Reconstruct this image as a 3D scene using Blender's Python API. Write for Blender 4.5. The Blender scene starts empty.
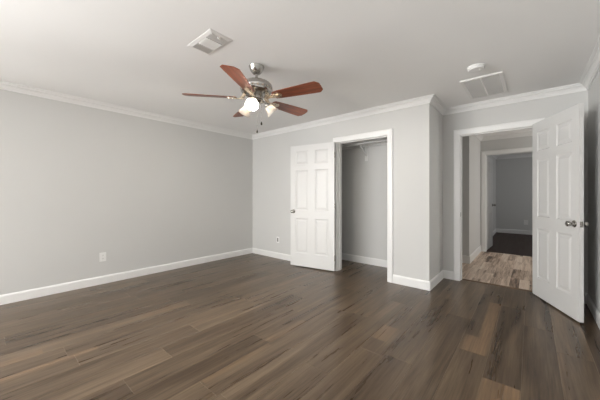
import bpy, bmesh, math, random
from mathutils import Vector, Matrix
random.seed(7)
S = bpy.context.scene
COL = S.collection
PI = math.pi

# ------------------------------------------------------------------ camera, world, lights, exposure
F_PX, YAW, HY, EYE = 270.775, 0.7063, 195.3044, 1.2
cam_d = bpy.data.cameras.new('camera')
cam_d.sensor_width = 36.0
cam_d.lens = 36.0 * F_PX / 600.0
cam_d.shift_y = -(200.0 - HY) / 600.0
cam_d.clip_start = 0.02
cam = bpy.data.objects.new('camera', cam_d)
cam.location = (0, 0, EYE)
cam.rotation_euler = (PI / 2, 0, YAW)
COL.objects.link(cam)
S.camera = cam

W = bpy.data.worlds.new('sky')
S.world = W
W.use_nodes = True
W.node_tree.nodes['Background'].inputs[0].default_value = (0.80, 0.90, 1.0, 1)
W.node_tree.nodes['Background'].inputs[1].default_value = 1.0

def area(name, loc, target, sx, sy, power, color=(1, 1, 1), spread=180):
    d = bpy.data.lights.new(name, 'AREA')
    d.shape = 'RECTANGLE'; d.size = sx; d.size_y = sy
    d.energy = power; d.color = color; d.spread = math.radians(spread)
    o = bpy.data.objects.new(name, d)
    o.location = loc
    o.rotation_euler = (Vector(target) - Vector(loc)).to_track_quat('-Z', 'Y').to_euler()
    COL.objects.link(o)
    return o

# daylight through unseen windows, with fill lamps added outdoors and in the far room
area('daylight_window', (-3.05, -5.12, 1.20), (-3.05, 4.0, 1.20), 2.2, 2.1, 150, (1.0, 0.995, 0.985))
area('upward_fill', (-3.6, -10.5, -1.0), (-3.05, -5.0, 1.2), 7.0, 3.0, 700, (1.0, 0.995, 0.985))  # added lamp outdoors, aimed up through the rear window to brighten the ceiling
area('side_window', (-4.55, -3.2, 1.30), (0.5, -2.2, 1.30), 2.6, 1.6, 225, (1.0, 0.995, 0.985))
area('side_upward_fill', (-9.0, -5.2, -1.0), (-4.4, -3.2, 1.3), 6.0, 3.0, 2500, (1.0, 0.995, 0.985))  # second added lamp outdoors, sends fill up through the side window
area('hall_daylight', (1.98, 6.35, 1.35), (-1.0, 6.1, 0.7), 0.85, 1.5, 21, (1.0, 0.96, 0.90))
area('far_room_fill', (1.98, 9.2, 1.5), (-1.0, 9.4, 1.2), 1.2, 1.2, 11.5, (1.0, 0.97, 0.94))  # lamp added so the far room gets some light

S.view_settings.view_transform = 'Standard'
S.view_settings.look = 'None'
S.view_settings.exposure = 0.04
S.view_settings.gamma = 1.0
S.view_settings.use_curve_mapping = False

# ------------------------------------------------------------------ room measures
XL, YB, XB, YD, XR, YR = -4.422, 3.6574, -0.976, 4.349, 0.481, -5.00
ZC = 2.44                       # ceiling
WT = 0.12                       # wall thickness
CX0, CX1, CH = -2.338, -1.519, 2.039     # closet opening
EX0, EX1, EH = -0.757, 0.047, 2.045      # entry opening
YD2 = YD + 0.124
YCB = 4.37                      # closet back wall
HX, HY1, HY2 = -0.825, 5.55, 6.95        # hall side wall, stub wall, end wall
FX0, FX1, FH = -0.734, 0.035, 2.065      # far-room opening
RX, RY = -0.868, 10.84          # far room left and far wall
HR = 2.0                        # right wall of hall and far room

# ------------------------------------------------------------------ materials
def new_mat(name):
    m = bpy.data.materials.new(name); m.use_nodes = True
    return m, m.node_tree.nodes, m.node_tree.links, m.node_tree.nodes['Principled BSDF']

def set_in(b, **k):
    for n, v in k.items():
        b.inputs[n.replace('_', ' ')].default_value = v

def paint(name, col, rough=0.6, bump=0.0, scale=300, spec=0.3, vary=0.02):
    m, N, L, b = new_mat(name)
    tc = N.new('ShaderNodeTexCoord')
    nz = N.new('ShaderNodeTexNoise'); nz.inputs['Scale'].default_value = 1.7; nz.inputs['Detail'].default_value = 2
    L.new(tc.outputs['Object'], nz.inputs['Vector'])
    mx = N.new('ShaderNodeMix'); mx.data_type = 'RGBA'
    mx.inputs[6].default_value = tuple(c * (1 - vary) for c in col) + (1,)
    mx.inputs[7].default_value = tuple(min(1, c * (1 + vary)) for c in col) + (1,)
    L.new(nz.outputs['Fac'], mx.inputs[0]); L.new(mx.outputs[2], b.inputs['Base Color'])
    set_in(b, Roughness=rough); b.inputs['Specular IOR Level'].default_value = spec
    if bump:
        n2 = N.new('ShaderNodeTexNoise'); n2.inputs['Scale'].default_value = scale; n2.inputs['Detail'].default_value = 3
        L.new(tc.outputs['Object'], n2.inputs['Vector'])
        bp = N.new('ShaderNodeBump'); bp.inputs['Strength'].default_value = bump; bp.inputs['Distance'].default_value = 0.002
        L.new(n2.outputs['Fac'], bp.inputs['Height']); L.new(bp.outputs['Normal'], b.inputs['Normal'])
    return m

def metal(name, col, rough):
    m, N, L, b = new_mat(name)
    tc = N.new('ShaderNodeTexCoord')
    nz = N.new('ShaderNodeTexNoise'); nz.inputs['Scale'].default_value = 60
    L.new(tc.outputs['Object'], nz.inputs['Vector'])
    mr = N.new('ShaderNodeMapRange'); mr.inputs['To Min'].default_value = rough * 0.85; mr.inputs['To Max'].default_value = rough * 1.15
    L.new(nz.outputs['Fac'], mr.inputs['Value']); L.new(mr.outputs['Result'], b.inputs['Roughness'])
    set_in(b, Base_Color=col + (1,), Metallic=1.0)
    return m

M_WALL = paint('grey_wall_paint', (0.640, 0.638, 0.624), 0.75, 0.12, 220)
M_CEIL = paint('white_ceiling_paint', (0.91, 0.908, 0.90), 0.85, 0.15, 160)
M_TRIM = paint('white_trim_paint', (0.83, 0.828, 0.817), 0.35, 0, spec=0.5, vary=0.008)
M_DOOR = paint('white_door_paint', (0.70, 0.698, 0.688), 0.38, 0.03, 90, spec=0.5, vary=0.008)
M_PLAST = paint('white_plastic', (0.84, 0.835, 0.82), 0.4, 0, spec=0.5, vary=0.005)
M_GREY = paint('grey_plastic', (0.20, 0.20, 0.195), 0.5)
M_DARK = paint('dark_void', (0.03, 0.03, 0.03), 0.8)
M_LOUV = paint('grille_enamel', (0.72, 0.71, 0.69), 0.5)
M_GLOUV = paint('return_grille_enamel', (0.56, 0.555, 0.54), 0.6)
M_NICK = metal('brushed_nickel', (0.43, 0.415, 0.39), 0.22)
M_IRON = metal('blade_bracket_metal', (0.62, 0.52, 0.40), 0.28)
M_FOB = paint('dark_wood_fob', (0.03, 0.022, 0.018), 0.4)
M_THR = paint('threshold_wood', (0.16, 0.105, 0.065), 0.45, vary=0.15)

def ramp(N, pts):
    r = N.new('ShaderNodeValToRGB')
    e = r.color_ramp.elements
    while len(e) > 1: e.remove(e[-1])
    e[0].position = pts[0][0]; e[0].color = tuple(pts[0][1]) + (1,)
    for p, c in pts[1:]:
        x = e.new(p); x.color = tuple(c) + (1,)
    return r

def wood_floor(name, tones, streak, streak_amt, patches, rough, grain_scale=1.0, bump=0.25):
    """planks run along Y; each plank carries its own 'tone' and 'seed' as face attributes"""
    m, N, L, b = new_mat(name)
    at = N.new('ShaderNodeAttribute'); at.attribute_name = 'tone'
    sd = N.new('ShaderNodeAttribute'); sd.attribute_name = 'seed'
    tc = N.new('ShaderNodeTexCoord')
    add = N.new('ShaderNodeCombineXYZ')
    mul = N.new('ShaderNodeMath'); mul.operation = 'MULTIPLY'; mul.inputs[1].default_value = 37.0
    L.new(sd.outputs['Fac'], mul.inputs[0])
    L.new(mul.outputs[0], add.inputs[1]); L.new(mul.outputs[0], add.inputs[2])
    va = N.new('ShaderNodeVectorMath'); va.operation = 'ADD'
    L.new(tc.outputs['Object'], va.inputs[0]); L.new(add.outputs[0], va.inputs[1])
    def noise(sx, sy, detail=4, rgh=0.6, dist=0.0):
        mp = N.new('ShaderNodeMapping'); mp.inputs['Scale'].default_value = (sx * grain_scale, sy * grain_scale, 1)
        L.new(va.outputs[0], mp.inputs['Vector'])
        n = N.new('ShaderNodeTexNoise'); n.inputs['Scale'].default_value = 1; n.inputs['Detail'].default_value = detail
        n.inputs['Roughness'].default_value = rgh; n.inputs['Distortion'].default_value = dist
        L.new(mp.outputs[0], n.inputs['Vector'])
        return n
    broad = noise(13, 0.8, 4, 0.6, 0.25)
    fine = noise(95, 3.0, 4, 0.65, 0.2)
    # tone + broad figure + fine grain -> ramp
    m1 = N.new('ShaderNodeMath'); m1.operation = 'MULTIPLY_ADD'; m1.inputs[1].default_value = 0.75
    L.new(broad.outputs['Fac'], m1.inputs[0]); L.new(at.outputs['Fac'], m1.inputs[2])
    m2 = N.new('ShaderNodeMath'); m2.operation = 'MULTIPLY_ADD'; m2.inputs[1].default_value = 0.45
    L.new(fine.outputs['Fac'], m2.inputs[0]); L.new(m1.outputs[0], m2.inputs[2])
    rp = ramp(N, tones); L.new(m2.outputs[0], rp.inputs['Fac'])
    # paler sapwood streaks along the grain
    sn = noise(7.5, 0.55, 3, 0.6, 0.3)
    sr = N.new('ShaderNodeMapRange'); sr.inputs['From Min'].default_value = 0.60; sr.inputs['From Max'].default_value = 0.74
    sr.inputs['To Max'].default_value = streak_amt
    L.new(sn.outputs['Fac'], sr.inputs['Value'])
    mask = sr.outputs['Result']
    sep = N.new('ShaderNodeSeparateXYZ'); L.new(tc.outputs['Object'], sep.inputs[0])
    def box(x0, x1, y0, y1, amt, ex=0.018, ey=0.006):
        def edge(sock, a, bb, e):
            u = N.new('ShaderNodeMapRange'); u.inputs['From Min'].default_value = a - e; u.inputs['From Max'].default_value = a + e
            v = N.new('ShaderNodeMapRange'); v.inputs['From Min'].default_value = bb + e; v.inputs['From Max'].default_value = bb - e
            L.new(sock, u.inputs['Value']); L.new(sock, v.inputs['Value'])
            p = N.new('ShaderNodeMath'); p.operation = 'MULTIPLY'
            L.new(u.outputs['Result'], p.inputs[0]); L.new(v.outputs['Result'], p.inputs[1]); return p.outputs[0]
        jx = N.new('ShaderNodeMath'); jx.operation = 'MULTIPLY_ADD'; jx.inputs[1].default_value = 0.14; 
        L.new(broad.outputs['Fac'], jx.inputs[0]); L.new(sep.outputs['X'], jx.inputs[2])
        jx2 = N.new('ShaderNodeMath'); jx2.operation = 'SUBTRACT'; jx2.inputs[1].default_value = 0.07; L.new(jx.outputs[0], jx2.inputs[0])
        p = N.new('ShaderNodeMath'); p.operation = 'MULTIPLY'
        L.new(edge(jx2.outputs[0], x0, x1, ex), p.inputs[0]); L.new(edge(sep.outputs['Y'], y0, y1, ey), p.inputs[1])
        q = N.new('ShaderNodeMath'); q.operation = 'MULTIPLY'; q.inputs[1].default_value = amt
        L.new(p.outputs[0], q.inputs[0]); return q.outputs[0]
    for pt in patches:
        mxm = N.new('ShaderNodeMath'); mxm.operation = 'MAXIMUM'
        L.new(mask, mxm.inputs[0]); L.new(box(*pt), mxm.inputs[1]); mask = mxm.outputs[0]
    mx = N.new('ShaderNodeMix'); mx.data_type = 'RGBA'
    L.new(mask, mx.inputs[0]); L.new(rp.outputs['Color'], mx.inputs[6])
    st = ramp(N, [(0.3, tuple(c * 0.6 for c in streak)), (0.7, streak)]); L.new(fine.outputs['Fac'], st.inputs['Fac'])
    L.new(st.outputs['Color'], mx.inputs[7])
    L.new(mx.outputs[2], b.inputs['Base Color'])
    rr = N.new('ShaderNodeMapRange'); rr.inputs['To Min'].default_value = rough - 0.06; rr.inputs['To Max'].default_value = rough + 0.08
    L.new(broad.outputs['Fac'], rr.inputs['Value']); L.new(rr.outputs['Result'], b.inputs['Roughness'])
    bp = N.new('ShaderNodeBump'); bp.inputs['Strength'].default_value = bump; bp.inputs['Distance'].default_value = 0.001
    L.new(fine.outputs['Fac'], bp.inputs['Height']); L.new(bp.outputs['Normal'], b.inputs['Normal'])
    b.inputs['Specular IOR Level'].default_value = 0.38
    return m

M_FLOOR = wood_floor('dark_walnut_planks',
    [(0.36, (0.030, 0.018, 0.010)), (0.52, (0.074, 0.049, 0.030)), (0.67, (0.122, 0.086, 0.055)), (0.90, (0.21, 0.152, 0.10))],
    (0.29, 0.185, 0.105), 0.35,
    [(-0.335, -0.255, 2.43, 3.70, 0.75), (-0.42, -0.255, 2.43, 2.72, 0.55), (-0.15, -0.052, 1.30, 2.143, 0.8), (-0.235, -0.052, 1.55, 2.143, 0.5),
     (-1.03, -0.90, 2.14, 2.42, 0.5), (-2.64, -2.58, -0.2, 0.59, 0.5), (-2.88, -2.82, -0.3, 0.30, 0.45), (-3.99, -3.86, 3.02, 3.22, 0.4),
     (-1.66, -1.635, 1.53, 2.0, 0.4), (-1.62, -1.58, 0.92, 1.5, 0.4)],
    0.28)
M_HALL = wood_floor('distressed_tan_planks',
    [(0.37, (0.09, 0.058, 0.04)), (0.50, (0.42, 0.31, 0.23)), (0.66, (0.70, 0.56, 0.45)), (0.85, (0.82, 0.72, 0.60))],
    (0.74, 0.52, 0.41), 0.6, [], 0.42, 1.6, 0.15)
M_FAR = wood_floor('very_dark_planks',
    [(0.3, (0.022, 0.010, 0.006)), (0.9, (0.055, 0.026, 0.017))], (0.07, 0.035, 0.022), 0.2, [], 0.5, 1.0, 0.1)

def blade_mat():
    m, N, L, b = new_mat('cherry_blade_veneer')
    tc = N.new('ShaderNodeTexCoord'); mp = N.new('ShaderNodeMapping'); mp.inputs['Scale'].default_value = (2.5, 40, 40)
    nz = N.new('ShaderNodeTexNoise'); nz.inputs['Scale'].default_value = 1; nz.inputs['Detail'].default_value = 4; nz.inputs['Distortion'].default_value = 0.5
    L.new(tc.outputs['Object'], mp.inputs['Vector']); L.new(mp.outputs[0], nz.inputs['Vector'])
    r = ramp(N, [(0.3, (0.115, 0.024, 0.009)), (0.6, (0.25, 0.062, 0.022)), (0.8, (0.33, 0.095, 0.036))])
    L.new(nz.outputs['Fac'], r.inputs['Fac']); L.new(r.outputs['Color'], b.inputs['Base Color'])
    set_in(b, Roughness=0.34); return m
M_BLADE = blade_mat()

def glass_shade_mat():
    m, N, L, b = new_mat('frosted_white_glass')
    out = N['Material Output']
    tr = N.new('ShaderNodeBsdfTranslucent'); tr.inputs[0].default_value = (0.45, 0.41, 0.36, 1)
    set_in(b, Base_Color=(0.92, 0.91, 0.88, 1), Roughness=0.3)
    mx = N.new('ShaderNodeMixShader'); mx.inputs[0].default_value = 0.5
    L.new(b.outputs[0], mx.inputs[1]); L.new(tr.outputs[0], mx.inputs[2]); L.new(mx.outputs[0], out.inputs[0])
    return m
M_SHADE = glass_shade_mat()

def bulb_mat():
    m, N, L, b = new_mat('lit_bulb')
    set_in(b, Base_Color=(1, 0.95, 0.85, 1))
    b.inputs['Emission Color'].default_value = (1.0, 0.94, 0.85, 1); b.inputs['Emission Strength'].default_value = 1300.0
    return m
M_BULB = bulb_mat()

# ------------------------------------------------------------------ mesh helpers
def link_mesh(name, bm, mat, parent=None, loc=None, rot=None, smooth=False, sharp=None):
    bmesh.ops.remove_doubles(bm, verts=bm.verts, dist=1e-6)
    bmesh.ops.recalc_face_normals(bm, faces=bm.faces)
    me = bpy.data.meshes.new(name)
    bm.to_mesh(me); bm.free()
    me.materials.append(mat)
    if smooth:
        for p in me.polygons: p.use_smooth = True
        me.set_sharp_from_angle(angle=math.radians(sharp or 35))
    o = bpy.data.objects.new(name, me); COL.objects.link(o)
    if parent: o.parent = parent
    if loc: o.location = loc
    if rot: o.rotation_euler = rot
    return o

def tag(o, label=None, cat=None, group=None, kind=None):
    if label: o['label'] = label
    if cat: o['category'] = cat
    if group: o['group'] = group
    if kind: o['kind'] = kind
    return o

def empty(name, loc, rz=0.0):
    o = bpy.data.objects.new(name, None); COL.objects.link(o)
    o.location = loc; o.rotation_euler = (0, 0, rz); o.empty_display_size = 0.05
    return o

def box(bm, x0, x1, y0, y1, z0, z1, mat=None):
    v = [bm.verts.new(p) for p in ((x0,y0,z0),(x1,y0,z0),(x1,y1,z0),(x0,y1,z0),(x0,y0,z1),(x1,y0,z1),(x1,y1,z1),(x0,y1,z1))]
    if mat is not None:
        for q in v: q.co = mat @ q.co
    for f in ((0,3,2,1),(4,5,6,7),(0,1,5,4),(1,2,6,5),(2,3,7,6),(3,0,4,7)): bm.faces.new([v[i] for i in f])

def bevel_box(bm, x0, x1, y0, y1, z0, z1, r=0.002, seg=2, mat=None):
    t = bmesh.new(); box(t, x0, x1, y0, y1, z0, z1)
    bmesh.ops.bevel(t, geom=list(t.edges), offset=r, segments=seg, profile=0.6, affect='EDGES')
    merge(bm, t, mat)

def merge(bm, t, mat=None):
    mp = {}
    for v in t.verts: mp[v] = bm.verts.new((mat @ v.co) if mat is not None else v.co)
    for f in t.faces:
        try: bm.faces.new([mp[v] for v in f.verts])
        except ValueError: pass
    t.free()

def lathe(bm, prof, n=48, mat=None):
    """prof: (r, z) list, revolved about Z; r = 0 ends close to a point"""
    rings = []
    for r, z in prof:
        if r < 1e-6: rings.append([bm.verts.new((0, 0, z))])
        else: rings.append([bm.verts.new((r * math.cos(2*PI*i/n), r * math.sin(2*PI*i/n), z)) for i in range(n)])
    if mat is not None:
        for R in rings:
            for v in R: v.co = mat @ v.co
    for a, b in zip(rings, rings[1:]):
        for i in range(n):
            j = (i + 1) % n
            if len(a) == 1 and len(b) == 1: continue
            if len(a) == 1: bm.faces.new((a[0], b[i], b[j]))
            elif len(b) == 1: bm.faces.new((a[i], a[j], b[0]))
            else: bm.faces.new((a[i], a[j], b[j], b[i]))

def tube(bm, pts, r, n=12, caps=True):
    pts = [Vector(p) for p in pts]; rings = []
    up = Vector((0, 0, 1))
    for i, p in enumerate(pts):
        d = (pts[min(i+1, len(pts)-1)] - pts[max(i-1, 0)]).normalized()
        a = d.cross(up)
        if a.length < 1e-3: a = d.cross(Vector((1, 0, 0)))
        a.normalize(); b = d.cross(a)
        rr = r[i] if isinstance(r, (list, tuple)) else r
        rings.append([bm.verts.new(p + a * rr * math.cos(2*PI*k/n) + b * rr * math.sin(2*PI*k/n)) for k in range(n)])
    for A, B in zip(rings, rings[1:]):
        for k in range(n): bm.faces.new((A[k], A[(k+1)%n], B[(k+1)%n], B[k]))
    if caps: bm.faces.new(rings[0]); bm.faces.new(rings[-1])

def prism(bm, poly, h0, h1, mat=None):
    a = [bm.verts.new((x, y, h0)) for x, y in poly]; b = [bm.verts.new((x, y, h1)) for x, y in poly]
    if mat is not None:
        for v in a + b: v.co = mat @ v.co
    bm.faces.new(a[::-1]); bm.faces.new(b)
    for i in range(len(poly)):
        j = (i + 1) % len(poly); bm.faces.new((a[i], a[j], b[j], b[i]))

def miters(path, closed=False):
    n = len(path); out = []
    for i in range(n):
        p = Vector(path[i])
        def nrm(a, b):
            d = (Vector(b) - Vector(a)).normalized(); return Vector((d.y, -d.x))      # right-hand side of travel
        prv = nrm(path[i-1], path[i]) if (i > 0 or closed) else None
        nxt = nrm(path[i], path[(i+1) % n]) if (i < n - 1 or closed) else None
        if prv is None: m = nxt
        elif nxt is None: m = prv
        else: m = (prv + nxt) / (1 + prv.dot(nxt))
        out.append((p, m))
    return out

def sweep_seg(bm, A, B, prof, fmap):
    """one mitred length of moulding between two path stations; prof is a closed outline (off, h)"""
    ra = [bm.verts.new(fmap(A[0] + A[1] * o, h)) for o, h in prof]
    rb = [bm.verts.new(fmap(B[0] + B[1] * o, h)) for o, h in prof]
    n = len(prof)
    for i in range(n):
        j = (i + 1) % n; bm.faces.new((ra[i], ra[j], rb[j], rb[i]))
    bm.faces.new(ra[::-1]); bm.faces.new(rb)

# ------------------------------------------------------------------ room shell
def wall(name, boxes, label, mat=M_WALL):
    bm = bmesh.new()
    for b in boxes: box(bm, *b)
    o = link_mesh(name, bm, mat); tag(o, label, 'wall', kind='structure'); return o

XO = XL - WT
sy0, sy1, sz0, sz1 = -4.5, -1.9, 0.45, 2.15
wall('wall_left', [(XO, XL, YR - WT, sy0, 0, ZC), (XO, XL, sy1, YB + WT, 0, ZC), (XO, XL, sy0, sy1, 0, sz0), (XO, XL, sy0, sy1, sz1, ZC)], 'long plain grey wall on the left with an outlet low on it')
wall('wall_back', [(XL, CX0, YB, YB + WT, 0, ZC), (CX1, XB, YB, YB + WT, 0, ZC), (CX0, CX1, YB, YB + WT, CH, ZC)],
     'grey wall with the open closet doorway in it')
wall('wall_bump', [(XB - WT, XB, YB + WT, YD, 0, ZC)], 'narrow shaded grey return wall between closet wall and hall doorway')
wall('wall_entry', [(XB - WT, EX0, YD, YD2, 0, ZC), (EX1, HR + WT, YD, YD2, 0, ZC), (EX0, EX1, YD, YD2, EH, ZC)],
     'grey wall around the doorway that leads to the hall')
wx0, wx1, wz0, wz1 = -4.20, -1.90, 0.12, 2.28
wall('wall_rear', [(XL, wx0, YR - WT, YR, 0, ZC), (wx1, XR, YR - WT, YR, 0, ZC), (wx0, wx1, YR - WT, YR, 0, wz0), (wx0, wx1, YR - WT, YR, wz1, ZC)],
     'grey wall behind the viewer with a wide window')
wall('wall_right', [(XR, XR + WT, YR - WT, YD, 0, ZC)], 'grey wall at the right edge behind the open hall door')
wall('wall_closet_back', [(-3.42, XB - WT, YCB, YD2, 0, ZC)], 'grey wall at the back of the closet')
wall('wall_closet_side', [(-3.42, -3.30, YB + WT, YCB, 0, ZC)], 'grey side wall inside the closet')
wall('wall_hall_left', [(-2.4, HX, HY1, HY2 + WT, 0, ZC)], 'grey hall wall with an outside corner seen through the doorway')
wall('wall_hall_stub', [(-2.52, -2.4, YD2, HY2 + WT, 0, ZC)], 'grey wall closing the left end of the hall')
wall('wall_hall_end', [(HX, FX0, HY2, HY2 + WT, 0, ZC), (FX1, HR, HY2, HY2 + WT, 0, ZC), (FX0, FX1, HY2, HY2 + WT, FH, ZC)],
     'grey hall wall around the second doorway')
h_y0, h_y1 = 5.90, 6.80
f_y0, f_y1 = 8.6, 9.8
wall('wall_hall_right', [(HR, HR + WT, YD2, h_y0, 0, ZC), (HR, HR + WT, h_y1, f_y0, 0, ZC), (HR, HR + WT, f_y1, RY + WT, 0, ZC),
     (HR, HR + WT, h_y0, h_y1, 0, 0.6), (HR, HR + WT, h_y0, h_y1, 2.1, ZC), (HR, HR + WT, f_y0, f_y1, 0, 0.9), (HR, HR + WT, f_y0, f_y1, 2.1, ZC)],
     'grey wall at the right of hall and far room with two unseen windows, the far one added for light')
wall('wall_far_left', [(RX - WT, RX, HY2 + WT, RY + WT, 0, ZC)], 'grey left wall of the far room beyond its open door')
wall('wall_far_back', [(RX, HR, RY, RY + WT, 0, ZC)], 'dim grey wall at the back of the far room')

bm = bmesh.new(); box(bm, XO, HR + WT, YR - WT, RY + WT, ZC, ZC + 0.1)
tag(link_mesh('ceiling', bm, M_CEIL), 'white ceiling with the fan and the two vents', 'ceiling', kind='structure')

# windows (all out of sight, they let the daylight in; the far room's is added)
def window(name, axis, fixed, a0, a1, z0, z1, label):
    bm = bmesh.new()
    def bar(u0, u1, w0, w1, d=0.05):
        if axis == 'y': bevel_box(bm, u0, u1, fixed - d, fixed, w0, w1, 0.004)
        else: bevel_box(bm, fixed, fixed + d, u0, u1, w0, w1, 0.004)
    bar(a0, a0 + 0.05, z0, z1); bar(a1 - 0.05, a1, z0, z1); bar(a0 + 0.05, a1 - 0.05, z0, z0 + 0.05); bar(a0 + 0.05, a1 - 0.05, z1 - 0.05, z1)
    mid = (a0 + a1) / 2
    bar(mid - 0.03, mid + 0.03, z0 + 0.05, z1 - 0.05)
    tag(link_mesh(name, bm, M_TRIM), label, 'window', kind='structure')
window('window_1', 'y', YR - 0.02, wx0, wx1, wz0, wz1, 'white framed wide window in the wall behind the viewer')
window('window_4', 'x', XL - 0.07, sy0, sy1, sz0, sz1, 'white framed window in the left wall behind the viewer')
window('window_2', 'x', HR + 0.02, h_y0, h_y1, 0.6, 2.1, 'white framed window at the right end of the hall')
window('window_3', 'x', HR + 0.02, f_y0, f_y1, 0.9, 2.1, 'unseen white framed window added to light the far room')  # unseen, added as the opening for the far room's fill lamp

# ------------------------------------------------------------------ plank floors
def plank_floor(name, x0, x1, y0, y1, seam0, w, length, ends, mat, label, tone_rng, gap=0.0017, seed=3):
    rnd = random.Random(seed)
    bm = bmesh.new(); tl = bm.faces.layers.float.new('tone'); sl = bm.faces.layers.float.new('seed')
    def plank(a0, a1, b0, b1, tone, sd):
        g, d = gap, 0.0013
        top = [(a0+g, b0+g, 0), (a1-g, b0+g, 0), (a1-g, b1-g, 0), (a0+g, b1-g, 0)]
        low = [(a0, b0, -d), (a1, b0, -d), (a1, b1, -d), (a0, b1, -d)]
        T = [bm.verts.new(p) for p in top]; Lw = [bm.verts.new(p) for p in low]
        fs = [bm.faces.new(T)] + [bm.faces.new((Lw[i], Lw[(i+1)%4], T[(i+1)%4], T[i])) for i in range(4)]
        for f in fs: f[tl] = tone; f[sl] = sd
        for f in fs[1:]: f[tl] = tone + 0.12  # bevels toned lighter: the glint along plank edges is painted in
    k0 = math.floor((x0 - seam0) / w); k1 = math.ceil((x1 - seam0) / w)
    for k in range(k0, k1):
        a0, a1 = max(x0, seam0 + k * w), min(x1, seam0 + (k + 1) * w)
        if a1 - a0 < 0.004: continue
        e0 = ends.get(k, rnd.uniform(0, length))
        j0 = math.floor((y0 - e0) / length)
        y = e0 + j0 * length
        while y < y1:
            b0, b1 = max(y0, y), min(y1, y + length)
            if b1 - b0 > 0.004: plank(a0, a1, b0, b1, rnd.uniform(*tone_rng), rnd.random())
            y += length
    me = bpy.data.meshes.new(name); bmesh.ops.recalc_face_normals(bm, faces=bm.faces)
    for f in bm.faces:
        if f.normal.z < 0: f.normal_flip()
    box(bm, x0, x1, y0, y1, -0.08, -0.0014)
    bm.to_mesh(me); bm.free(); me.materials.append(mat)
    o = bpy.data.objects.new(name, me); COL.objects.link(o)
    tag(o, label, 'floor', kind='structure'); return o

plank_floor('floor', XO, XR + WT, YR - WT, YD2 - 0.02, -0.245, 0.1975, 1.52,
    {-7: 0.908, -8: 1.52, -9: 0.594, -10: 0.913, -11: 1.245, -5: 1.507, -1: 2.43, 0: 2.145}, M_FLOOR,
    'dark brown wooden plank floor of the empty room', (-0.07, 0.07), seed=5)
plank_floor('floor', -2.52, HR + WT, YD2 - 0.02, HY2 + 0.02, -0.75, 0.105, 0.62, {}, M_HALL,
    'distressed tan plank floor of the hall beyond the doorway', (-0.13, 0.12), 0.0008, seed=11)
plank_floor('floor', RX - WT, HR + WT, HY2 + 0.02, RY + WT, -0.8, 0.15, 1.2, {}, M_FAR,
    'very dark wooden floor of the far room', (-0.1, 0.1), seed=2)

# ------------------------------------------------------------------ crown, baseboards, casings
CROWN = [(0.0, ZC - 0.078), (0.013, ZC - 0.078), (0.013, ZC - 0.060), (0.021, ZC - 0.058), (0.024, ZC - 0.050), (0.031, ZC - 0.040), (0.041, ZC - 0.031),
         (0.050, ZC - 0.027), (0.053, ZC - 0.026), (0.053, ZC - 0.013), (0.064, ZC - 0.012), (0.066, ZC - 0.010), (0.074, ZC - 0.009), (0.074, ZC), (0.0, ZC)]
def xy(p, h): return (p.x, p.y, h)
trim_no = [0]
def trim_name():
    trim_no[0] += 1; return 'trim_%d' % trim_no[0]

def crown(path, labels, closed=False):
    st = miters(path, closed); n = len(path)
    for i, lb in enumerate(labels):
        if lb is None: continue
        bm = bmesh.new(); sweep_seg(bm, st[i], st[(i+1) % n], CROWN, xy)
        tag(link_mesh(trim_name(), bm, M_TRIM), lb, 'crown moulding', kind='structure')
crown([(XL, YR), (XL, YB), (XB, YB), (XB, YD), (XR, YD), (XR, YR)],
      ['white crown moulding along the top of the long left wall', 'white crown moulding above the closet doorway',
       'short white crown moulding on the narrow return wall', 'white crown moulding above the hall doorway, under the big grille',
       'white crown moulding running up the right edge of the ceiling', 'white crown moulding on the wall behind the viewer'], closed=True)
crown([(-2.4, HY1), (HX, HY1), (HX, HY2), (HR, HY2)],
      ['white crown moulding on the short hall wall facing the doorway', 'white crown moulding along the hall side wall', 'white crown moulding in the hall above the second doorway'])
crown([(RX, HY2 + WT), (RX, RY), (HR, RY)], ['white crown moulding on the far room left wall', 'white crown moulding at the top of the far room back wall'])

def baseboard(name_side, path, labels, h, closed=False, t=0.014):
    prof = [(0, 0), (t, 0), (t, h - 0.022), (t - 0.003, h - 0.012), (t - 0.008, h - 0.004), (t - 0.010, h), (0, h)]
    st = miters(path, closed)
    for i, (side, lb) in enumerate(zip(name_side, labels)):
        bm = bmesh.new(); sweep_seg(bm, st[i], st[i+1], prof, xy)
        tag(link_mesh('baseboard_' + side, bm, M_TRIM), lb, 'baseboard', kind='structure')
CW = 0.078
cO0, cO1 = CX0 - CW + 0.006, CX1 + CW - 0.006      # casing outer edges
eO0, eO1 = EX0 - CW, EX1 + CW
fO0, fO1 = FX0 - CW, FX1 + CW
baseboard(['rear_left', 'left', 'back_left'], [(wx0, YR), (XL, YR), (XL, YB), (cO0, YB)],
          ['white baseboard at the left of the wall behind the viewer', 'long white baseboard along the left wall', 'white baseboard between the far left corner and the closet door'], 0.108)
baseboard(['back_right', 'bump', 'entry_left'], [(cO1, YB), (XB, YB), (XB, YD), (eO0, YD)],
          ['white baseboard between closet doorway and outside corner', 'white baseboard of the narrow return wall', 'very short white baseboard left of the hall doorway'], 0.116)
baseboard(['entry_right', 'right', 'rear_right'], [(eO1, YD), (XR, YD), (XR, YR), (wx0, YR)],
          ['short white baseboard hidden behind the open hall door', 'white baseboard along the right wall beside the open hall door', 'white baseboard under the window behind the viewer'], 0.116)
baseboard(['closet_side', 'closet_back', 'closet_right'], [(-3.30, YB + WT), (-3.30, YCB), (XB - WT, YCB), (XB - WT, YB + WT)],
          ['white baseboard on the closet side wall', 'white baseboard along the back of the closet', 'white baseboard on the closet wall behind the return'], 0.12)
baseboard(['hall_front', 'hall_side'], [(-2.4, HY1), (HX, HY1), (HX, HY2 - 0.019)],
          ['white baseboard on the short hall wall facing the doorway', 'white baseboard running back along the hall side wall'], 0.135)
baseboard(['hall_end'], [(fO1, HY2), (HR, HY2)], ['white baseboard right of the second doorway'], 0.125)
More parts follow.
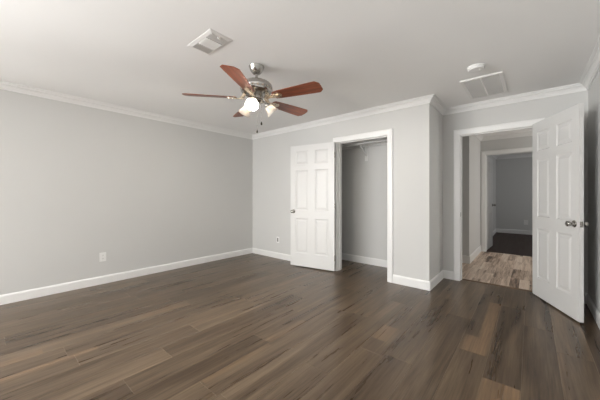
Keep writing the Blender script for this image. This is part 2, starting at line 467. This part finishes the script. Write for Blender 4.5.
baseboard(['far_left', 'far_back'], [(RX, HY2 + WT), (RX, RY), (HR, RY)], ['white baseboard on the far room left wall', 'white baseboard at the foot of the far room back wall'], 0.125)

def casing(x0, x1, zt, yf, yb, label, jlabel=None, both=True, reveal=0.006):
    """casing (front and back of the wall) with its jamb lining as a part"""
    a, b, z = x0 + 0.0, x1 - 0.0, zt
    CP = [(0.0, 0.0), (0.0, 0.011), (0.010, 0.014), (0.030, 0.016), (0.050, 0.019), (CW - 0.008, 0.019), (CW, 0.013), (CW, 0.0)]
    path = [(x1 - reveal + 0.006, 0), (x1 - reveal + 0.006, zt), (x0 + reveal - 0.006, zt), (x0 + reveal - 0.006, 0)]
    st = miters(path)
    bm = bmesh.new()
    for i in range(3): sweep_seg(bm, st[i], st[i+1], CP, lambda p, h: (p.x, yf - h, p.y))
    if both:
        for i in range(3): sweep_seg(bm, st[i], st[i+1], CP, lambda p, h: (p.x, yb + h, p.y))
    o = link_mesh(trim_name(), bm, M_TRIM); tag(o, label, 'door casing', kind='structure')
    j = bmesh.new(); t = 0.018
    box(j, x0 - 0.0005, x0 + t * 0.0 + 0.002, yf, yb, 0, zt); box(j, x1 - 0.002, x1 + 0.0005, yf, yb, 0, zt); box(j, x0, x1, yf, yb, zt - 0.002, zt + 0.0005)
    link_mesh('jamb', j, M_TRIM, o)
    s = bmesh.new(); ym = yf + 0.045 if yb - yf else yf
    box(s, x0 + 0.002, x0 + 0.012, ym, ym + 0.035, 0, zt - 0.002); box(s, x1 - 0.012, x1 - 0.002, ym, ym + 0.035, 0, zt - 0.002)
    box(s, x0 + 0.012, x1 - 0.012, ym, ym + 0.035, zt - 0.012, zt - 0.002)
    link_mesh('door_stop', s, M_TRIM, o)
    return o
# miters() offsets to the right of travel: path goes up the right side, over, down the left -> offset points outward
closet_case = casing(CX0, CX1, CH, YB, YB + WT, 'white casing around the closet doorway')
entry_case = casing(EX0, EX1, EH, YD, YD2, 'white casing around the hall doorway, behind its open door')
far_case = casing(FX0, FX1, FH, HY2, HY2 + WT, 'white casing around the second doorway beyond the hall')
sp = bmesh.new(); bevel_box(sp, EX0 + 0.002, EX0 + 0.004, YD + 0.012, YD + 0.040, 0.90, 0.96, 0.0005)
tag(link_mesh('strike_plate', sp, M_NICK, entry_case), 'metal strike plate')

bm = bmesh.new()
prism(bm, [(YD2 - 0.045, 0.0), (YD2 - 0.035, 0.006), (YD2 - 0.005, 0.006), (YD2 + 0.005, 0.0)], EX0 + 0.012, EX1 - 0.012, Matrix(((0,0,1,0),(1,0,0,0),(0,1,0,0),(0,0,0,1))))
tag(link_mesh(trim_name(), bm, M_THR), 'brown wooden threshold strip between room and hall floors', 'threshold', kind='structure')

# ------------------------------------------------------------------ six panel doors
def door_leaf(w, h, t=0.035, z0=0.0):
    """leaf in local space: hinge edge at x=0, x to w, thickness y 0..-t, panels on both faces"""
    s = w / 0.785
    xs = [0, 0.098 * s, 0.335 * s, 0.452 * s, 0.688 * s, w]
    zs = [0, 0.215, 0.800, 0.935, 1.605, 1.700, 1.925, h]
    bm = bmesh.new()
    ins = [(0.0, 0.0), (0.004, 0.003), (0.014, 0.0085), (0.026, 0.0085), (0.050, 0.002)]
    for side in (0, 1):
        yy = 0.0 if side == 0 else -t; sg = -1 if side == 0 else 1
        for i in range(5):
            for k in range(7):
                a, b, c, d = xs[i], xs[i+1], zs[k], zs[k+1]
                if i in (1, 3) and k in (1, 3, 5):
                    prev = None
                    for q, dep in ins:
                        r = [bm.verts.new(p) for p in ((a+q, yy+sg*dep, c+q), (b-q, yy+sg*dep, c+q), (b-q, yy+sg*dep, d-q), (a+q, yy+sg*dep, d-q))]
                        if prev:
                            for e in range(4): bm.faces.new((prev[e], prev[(e+1)%4], r[(e+1)%4], r[e]))
                        prev = r
                    bm.faces.new(prev)
                else:
                    bm.faces.new([bm.verts.new(p) for p in ((a, yy, c), (b, yy, c), (b, yy, d), (a, yy, d))])
    for i in range(5):
        for z in (0, h): bm.faces.new([bm.verts.new(p) for p in ((xs[i], 0, z), (xs[i+1], 0, z), (xs[i+1], -t, z), (xs[i], -t, z))])
    for k in range(7):
        for x in (0, w): bm.faces.new([bm.verts.new(p) for p in ((x, 0, zs[k]), (x, -t, zs[k]), (x, -t, zs[k+1]), (x, 0, zs[k+1]))])
    return bm

def make_door(name, label, loc, ang, w, h, flip, knob_z, hinge_len=0.09):
    """ang: direction the leaf runs from its hinge; flip = +1/-1 puts the thickness on either side"""
    t = 0.035
    bm = door_leaf(w, h, t)
    if flip < 0: bmesh.ops.scale(bm, vec=(1, -1, 1), verts=bm.verts)
    d = link_mesh(name, bm, M_DOOR, loc=loc, rot=(0, 0, ang)); tag(d, label, 'door', kind='structure')
    kx = w - 0.062
    for sgn, y in ((1, 0.0), (-1, -t)):
        y *= flip; sgn *= flip
        k = bmesh.new()
        mt = Matrix.Translation((kx, y, knob_z)) @ Matrix.Rotation(-sgn * PI / 2, 4, 'X')
        lathe(k, [(0, 0), (0.033, 0), (0.033, 0.004), (0.029, 0.008), (0.015, 0.011), (0.0115, 0.016), (0.0115, 0.026), (0.017, 0.031), (0.0255, 0.040),
                  (0.0275, 0.050), (0.0265, 0.058), (0.021, 0.064), (0.010, 0.067), (0, 0.0675)], 32, mt)
        tag(link_mesh('knob', k, M_NICK, d, smooth=True), 'brushed metal door knob')
    k = bmesh.new(); bevel_box(k, w - 0.0002, w + 0.0012, -0.030 * flip if flip > 0 else 0.005, -0.005 if flip > 0 else 0.030, knob_z - 0.028, knob_z + 0.028, 0.0004)
    bevel_box(k, w + 0.001, w + 0.010, (-0.023 if flip > 0 else 0.012), (-0.012 if flip > 0 else 0.023), knob_z - 0.012, knob_z + 0.012, 0.002)
    tag(link_mesh('latch', k, M_NICK, d), 'metal latch plate')
    for z in (0.20, h * 0.5, h - 0.20):
        k = bmesh.new(); yk = (0.004 if hinge_len > 0 else -t - 0.004) * flip
        tube(k, [(-0.004, yk, z - 0.045), (-0.004, yk, z + 0.045)], 0.0055, 12)
        box(k, -0.0012, -0.0002, min(0.0, -0.030 * flip), max(0.0, -0.030 * flip), z - 0.044, z + 0.044)
        tag(link_mesh('hinge', k, M_NICK, d, smooth=True), 'metal door hinge')
    return d

# hall door: visible face runs (0.0135, 4.333) -> (0.338, 3.617); its thickness lies to the right
A, B = Vector((0.0135, 4.330)), Vector((0.342, 3.613))
make_door('door_1', 'large white six panel door standing open at the right edge', (A.x, A.y, 0.015), math.atan2(B.y - A.y, B.x - A.x), (B - A).length, 2.045, -1, 0.913, -1)
# closet door: visible face (-2.354, 3.632) -> (-3.159, 3.489); thickness towards the wall
A, B = Vector((-2.343, 3.601)), Vector((-3.140, 3.458))
make_door('door_2', 'white six panel closet door swung open against the grey wall', (A.x, A.y, 0.015), math.atan2(B.y - A.y, B.x - A.x), (B - A).length, 2.020, -1, 0.915, -1)
A, B = Vector((-0.728, 7.078)), Vector((-0.690, 7.835))
make_door('door_3', 'white panel door ajar inside the far room, seen almost edge-on', (A.x, A.y, 0.012), math.atan2(B.y - A.y, B.x - A.x), (B - A).length, 2.035, -1, 0.96, -1)

# ------------------------------------------------------------------ closet shelf, rod, bracket
bm = bmesh.new(); bevel_box(bm, -3.298, XB - WT - 0.002, YCB - 0.36, YCB - 0.001, 2.088, 2.106, 0.002)
sh = tag(link_mesh('closet_shelf', bm, M_TRIM), 'white shelf board high in the closet above the rod', 'shelf')
bm = bmesh.new(); bevel_box(bm, -3.298, XB - WT - 0.002, YCB - 0.020, YCB - 0.001, 2.050, 2.0878, 0.002)
link_mesh('cleat', bm, M_TRIM, sh)
bm = bmesh.new(); tube(bm, [(-3.298, YCB - 0.30, 2.057), (XB - WT - 0.002, YCB - 0.30, 2.057)], 0.0165, 20)
tag(link_mesh('closet_rod', bm, M_TRIM, smooth=True), 'white closet hanging rod resting in the bracket', 'rod')
br = empty('shelf_bracket', (-2.196, YCB, 1.80)); tag(br, 'white metal shelf and rod bracket on the closet back wall', 'bracket')
bm = bmesh.new(); bevel_box(bm, -0.028, 0.028, -0.006, -0.0005, 0.0, 0.248, 0.002)
bevel_box(bm, -0.010, 0.010, -0.026, -0.020, 0.20, 0.2495, 0.001)
link_mesh('wall_plate', bm, M_TRIM, br)
bm = bmesh.new(); bevel_box(bm, -0.012, 0.012, -0.315, -0.021, 0.276, 0.2865, 0.002); link_mesh('top_arm', bm, M_TRIM, br)
bm = bmesh.new(); tube(bm, [(0, -0.006, 0.098), (0, -0.03, 0.105), (0, -0.262, 0.27)], 0.010, 10); link_mesh('brace', bm, M_TRIM, br, smooth=True)
bm = bmesh.new()
tube(bm, [(0, -0.30 + 0.0225 * math.cos(a), 0.257 + 0.0225 * math.sin(a)) for a in [PI * (0.95 + 1.1 * i / 10) for i in range(11)]], 0.005, 8)
link_mesh('rod_hook', bm, M_TRIM, br, smooth=True)

# ------------------------------------------------------------------ outlets
def outlet(name, loc, rz, label, kind='duplex', pw=0.078, ph=0.122):
    """plate faces local -Y"""
    o = empty(name, loc, rz); tag(o, label, 'outlet', 'outlets low on the walls')
    bm = bmesh.new(); bevel_box(bm, -pw/2, pw/2, -0.006, 0, -ph/2, ph/2, 0.003, 3); link_mesh('plate', bm, M_PLAST, o)
    if kind == 'duplex':
        for z in (0.021, -0.021):
            bm = bmesh.new()
            poly = [(0.0165 * math.cos(a), z + 0.0135 * math.sin(a)) for a in [2*PI*i/20 for i in range(20)]]
            prism(bm, poly, 0.004, 0.0078, Matrix(((1,0,0,0),(0,0,-1,0),(0,1,0,0),(0,0,0,1))))
            r = link_mesh('receptacle', bm, M_PLAST, o)
            bm = bmesh.new()
            box(bm, -0.0075, -0.0050, -0.0083, -0.0076, z - 0.002, z + 0.007); box(bm, 0.0050, 0.0075, -0.0083, -0.0076, z - 0.002, z + 0.007)
            box(bm, -0.002, 0.002, -0.0083, -0.0076, z - 0.010, z - 0.006)
            link_mesh('slots', bm, M_GREY, r)
    else:
        bm = bmesh.new(); bevel_box(bm, -0.015, 0.015, -0.0105, -0.005, -0.035, 0.035, 0.002); link_mesh('socket', bm, M_GREY, o)
    return o
outlet('wall_outlet', (XL, 1.058, 0.364), PI / 2, 'white duplex outlet low on the long left wall')
outlet('wall_outlet', (-3.672, YB, 0.352), 0, 'small white wall plate with grey socket between far corner and closet door', 'jack', 0.070, 0.115)
outlet('wall_outlet', (-0.117, RY, 0.37), 0, 'small white outlet on the dim far room wall', 'duplex', 0.10, 0.15)

# ------------------------------------------------------------------ ceiling register, return grille, smoke detector
def register(loc, w, d):
    o = empty('ceiling_vent', loc); tag(o, 'small white ceiling air register near the fan', 'vent')
    bm = bmesh.new(); b = 0.032
    RP = [(0, 0), (0, -0.0012), (0.004, -0.0028), (b - 0.004, -0.0070), (b, -0.0070), (b, 0)]
    st = miters([(-w/2, -d/2), (-w/2, d/2), (w/2, d/2), (w/2, -d/2)], True)
    for i in range(4): sweep_seg(bm, st[i], st[(i+1) % 4], RP, xy)
    link_mesh('frame', bm, M_PLAST, o)
    bm = bmesh.new(); box(bm, -w/2 + b, w/2 - b, -d/2 + b, d/2 - b, -0.0015, -0.0005); link_mesh('duct_opening', bm, M_GREY, o)
    iw, idp = w/2 - b, d/2 - b
    def bank(x0, x1, along, n, tilt):
        m = bmesh.new()
        if along == 'y':
            for i in range(n):
                x = x0 + (i + 0.5) * (x1 - x0) / n
                box(m, -0.006, 0.006, -idp, idp, -0.0005, 0.0005, Matrix.Translation((x, 0, -0.0075)) @ Matrix.Rotation(tilt, 4, 'Y'))
        else:
            for i in range(n):
                y = -idp + (i + 0.5) * 2 * idp / n
                box(m, x0, x1, -0.009, 0.009, -0.0005, 0.0005, Matrix.Translation((0, y, -0.0075)) @ Matrix.Rotation(tilt, 4, 'X'))
        link_mesh('louver_bank', m, M_LOUV, o)
    bank(-iw, -iw + 0.078, 'y', 6, math.radians(-40))
    bank(-iw + 0.082, iw - 0.082, 'x', 8, math.radians(-30))
    bank(iw - 0.078, iw, 'y', 10, math.radians(12))
    for x in (-iw + 0.080, iw - 0.080):
        bm = bmesh.new(); box(bm, x - 0.002, x + 0.002, -idp, idp, -0.0125, -0.002); link_mesh('divider', bm, M_PLAST, o)
    bm = bmesh.new(); bevel_box(bm, iw - 0.010, iw - 0.004, -0.014, 0.010, -0.022, -0.008, 0.001); link_mesh('damper_lever', bm, M_PLAST, o)
register((-1.990, 1.200, ZC), 0.352, 0.205)

def grille(loc, w, d):
    o = empty('ceiling_vent', loc); tag(o, 'large white two panel return air grille above the hall doorway', 'vent')
    b, t = 0.032, 0.013
    bm = bmesh.new()
    for (x0, x1, y0, y1) in ((-w/2, w/2, -d/2, -d/2 + b), (-w/2, w/2, d/2 - b, d/2), (-w/2, -w/2 + b, -d/2 + b, d/2 - b), (w/2 - b, w/2, -d/2 + b, d/2 - b)):
        bevel_box(bm, x0, x1, y0, y1, -t, 0, 0.003)
    link_mesh('frame', bm, M_PLAST, o)
    bm = bmesh.new(); bevel_box(bm, -0.007, 0.007, -d/2 + b, d/2 - b, -t, -0.002, 0.002); link_mesh('divider', bm, M_PLAST, o)
    bm = bmesh.new(); box(bm, -w/2 + b, w/2 - b, -d/2 + b, d/2 - b, -0.0015, -0.0005); link_mesh('filter', bm, M_GREY, o)
    for x0, x1 in ((-w/2 + b, -0.007), (0.007, w/2 - b)):
        m = bmesh.new(); n = 42
        for i in range(n):
            y = -d/2 + b + (i + 0.5) * (d - 2*b) / n
            box(m, x0, x1, -0.0075, 0.0075, -0.0004, 0.0004, Matrix.Translation((0, y, -0.0075)) @ Matrix.Rotation(math.radians(-40), 4, 'X'))
        link_mesh('louver_panel', m, M_GLOUV, o)
grille((-0.402, 3.712, ZC), 0.375, 0.69)

o = empty('smoke_detector', (-0.402, 3.095, ZC)); tag(o, 'round white smoke detector on the ceiling beside the large grille', 'smoke detector')
bm = bmesh.new(); lathe(bm, [(0, 0), (0.076, 0), (0.076, -0.008), (0.072, -0.010), (0, -0.010)], 48); link_mesh('base', bm, M_PLAST, o, smooth=True)
bm = bmesh.new(); lathe(bm, [(0.066, -0.0102), (0.070, -0.013), (0.069, -0.024), (0.062, -0.031), (0.030, -0.034), (0.012, -0.0345), (0, -0.0345)], 48); link_mesh('cover', bm, M_PLAST, o, smooth=True)
bm = bmesh.new(); lathe(bm, [(0.010, -0.0350), (0.010, -0.037), (0.008, -0.038), (0, -0.038)], 20, Matrix.Translation((0.03, 0, 0.0015))); link_mesh('test_button', bm, M_PLAST, o, smooth=True)

# ------------------------------------------------------------------ ceiling fan
FXc, FYc = -2.008, 1.710
fan = empty('ceiling_fan', (FXc, FYc, ZC)); tag(fan, 'five blade ceiling fan with cherry blades, nickel body and lit glass shades', 'ceiling fan')
def fl(name, prof, mat=M_NICK, n=56):
    bm = bmesh.new(); lathe(bm, prof, n); return link_mesh(name, bm, mat, fan, smooth=True, sharp=40)
fl('canopy', [(0, -0.0005), (0.072, -0.0005), (0.074, -0.006), (0.071, -0.014), (0.064, -0.034), (0.052, -0.056), (0.040, -0.068), (0.034, -0.074), (0.022, -0.078), (0, -0.079)])
fl('downrod', [(0.0125, -0.076), (0.0125, -0.126), (0.028, -0.131), (0.034, -0.146)], n=24)
fl('motor_housing', [(0, -0.136), (0.036, -0.136), (0.060, -0.140), (0.100, -0.150), (0.130, -0.165), (0.147, -0.184), (0.152, -0.198), (0.152, -0.214), (0.147, -0.221),
                     (0.147, -0.229), (0.151, -0.234), (0.149, -0.246), (0.136, -0.260), (0.112, -0.272), (0.090, -0.277), (0, -0.277)])
for i in range(20):
    a = 2*PI*i/20
    bm = bmesh.new(); bevel_box(bm, 0.1455, 0.155, -0.0085, 0.0085, -0.2295, -0.2205, 0.002, 1, Matrix.Rotation(a, 4, 'Z'))
    link_mesh('motor_vent', bm, M_IRON, fan)
fl('switch_housing', [(0.058, -0.276), (0.060, -0.290), (0.060, -0.318), (0.066, -0.324), (0.068, -0.340), (0.060, -0.352), (0.040, -0.360), (0.018, -0.366), (0.012, -0.376), (0.008, -0.382), (0, -0.383)])

Z_BL = -0.323
def blade_bm():
    bm = bmesh.new(); out = []
    r0, r1 = 0.205, 0.668
    n = 10
    right, left = [], []
    for i in range(n + 1):
        t = i / n; x = r0 + (r1 - 0.035 - r0) * t
        hw = 0.052 + 0.026 * (t ** 0.8)
        right.append((x, -hw)); left.append((x, hw))
    tip = [(r1 - 0.030, -0.077), (r1, -0.046), (r1 + 0.001, 0.0), (r1, 0.046), (r1 - 0.030, 0.077)]
    root = [(r0 - 0.016, 0.036), (r0 - 0.020, 0.0), (r0 - 0.016, -0.036)]
    poly = right + tip + left[::-1] + root
    prism(bm, poly, -0.003, 0.003)
    bmesh.ops.bevel(bm, geom=[e for e in bm.edges if abs(e.verts[0].co.z - e.verts[1].co.z) < 1e-6], offset=0.0012, segments=1, affect='EDGES')
    return bm
def iron_bm():
    """cast bracket: a neck from the motor that widens to a rounded plate below the blade root"""
    bm = bmesh.new()
    poly = []
    N = 24
    for i in range(N):
        a = 2*PI*i/N
        poly.append((0.232 + 0.048 * math.cos(a), 0.034 * math.sin(a)))
    prism(bm, poly, -0.0085, -0.0035)
    poly2 = [(0.255, 0.014), (0.265, 0.006), (0.265, -0.006), (0.255, -0.014), (0.19, -0.022), (0.15, -0.014), (0.115, -0.024), (0.115, 0.024), (0.15, 0.014), (0.19, 0.022)]
    prism(bm, poly2, -0.013, -0.0065)
    tube(bm, [(0.150, 0, -0.008), (0.128, 0, 0.012), (0.112, 0, 0.040)], [0.014, 0.016, 0.018], 10)
    return bm
pitch = math.radians(-13)
ph0 = math.radians(13.8)
first_b = first_i = None
for k in range(5):
    a = ph0 + k * 2*PI/5
    if first_b is None:
        first_i = link_mesh('blade_bracket', iron_bm(), M_IRON, fan)
        first_b = link_mesh('blade', blade_bm(), M_BLADE, fan)
        first_s = []
        for sx, sy in ((0.218, 0.018), (0.218, -0.018), (0.256, 0.0)):
            bm = bmesh.new(); lathe(bm, [(0, -0.0150), (0.005, -0.0142), (0.006, -0.0080)], 12, Matrix.Translation((sx, sy, 0)))
            first_s.append(link_mesh('screw', bm, M_NICK, first_i, smooth=True))
        b, i_ = first_b, first_i
    else:
        b = first_b.copy(); COL.objects.link(b); b.parent = fan
        i_ = first_i.copy(); COL.objects.link(i_); i_.parent = fan
        for q in first_s:
            s_ = q.copy(); COL.objects.link(s_); s_.parent = i_
    R = Matrix.Rotation(a, 4, 'Z') @ Matrix.Rotation(pitch, 4, 'X')
    for o in (b, i_):
        o.location = (0, 0, Z_BL + 0.012)
        o.rotation_euler = R.to_euler()

# three lamps
cam_az = math.atan2(-FYc, -FXc)
for k, az in enumerate((cam_az - math.radians(14), cam_az + math.radians(106), cam_az - math.radians(134))):
    Rz = Matrix.Rotation(az, 4, 'Z')
    bm = bmesh.new()
    tube(bm, [Rz @ Vector(p) for p in ((0.050, 0, -0.336), (0.075, 0, -0.334), (0.094, 0, -0.340), (0.103, 0, -0.352))], [0.010, 0.010, 0.011, 0.013], 14)
    arm = link_mesh('lamp_arm', bm, M_NICK, fan, smooth=True)
    base = Matrix.Translation(Rz @ Vector((0.101, 0, -0.350))) @ Rz @ Matrix.Rotation(math.radians(180 - 42), 4, 'Y')
    bm = bmesh.new(); lathe(bm, [(0.012, -0.004), (0.026, 0.0), (0.030, 0.008), (0.030, 0.026), (0.027, 0.028)], 28, base); link_mesh('socket', bm, M_NICK, arm, smooth=True)
    bm = bmesh.new()
    outp = [(0.028, 0.018), (0.034, 0.026), (0.040, 0.040), (0.044, 0.058), (0.049, 0.076), (0.057, 0.092), (0.066, 0.103)]
    inn = [(r - 0.003, z) for r, z in outp][::-1]
    lathe(bm, outp + inn, 40, base); tag(link_mesh('glass_shade', bm, M_SHADE, arm, smooth=True, sharp=60), 'frosted glass bell lamp shade, lit')
    bm = bmesh.new(); lathe(bm, [(0.012, 0.022), (0.013, 0.034), (0.020, 0.050), (0.026, 0.064), (0.025, 0.076), (0.017, 0.086), (0, 0.090)], 24, base)
    link_mesh('bulb', bm, M_BULB, arm, smooth=True)

# two pull chains
def chain(dx, dy, z0, z1, label):
    bm = bmesh.new(); z = z0
    while z > z1:
        bmesh.ops.create_icosphere(bm, subdivisions=1, radius=0.0017, matrix=Matrix.Translation((dx, dy, z))); z -= 0.0042
    tube(bm, [(dx, dy, z0), (dx, dy, z1)], 0.0007, 6)
    c = link_mesh('pull_chain', bm, M_NICK, fan, smooth=True)
    bm = bmesh.new(); lathe(bm, [(0, 0.004), (0.004, 0.002), (0.007, -0.008), (0.0095, -0.018), (0.008, -0.026), (0.004, -0.030), (0, -0.031)], 20, Matrix.Translation((dx, dy, z1)))
    tag(link_mesh('fob', bm, M_FOB, c, smooth=True), label)
cr = Vector((math.cos(YAW), math.sin(YAW)))
chain(cr.x * 0.048, cr.y * 0.048, -0.350, -0.535, 'dark pull chain fob')
chain(cr.x * 0.008 + 0.03, cr.y * 0.008 - 0.03, -0.366, -0.622, 'dark pull chain fob')
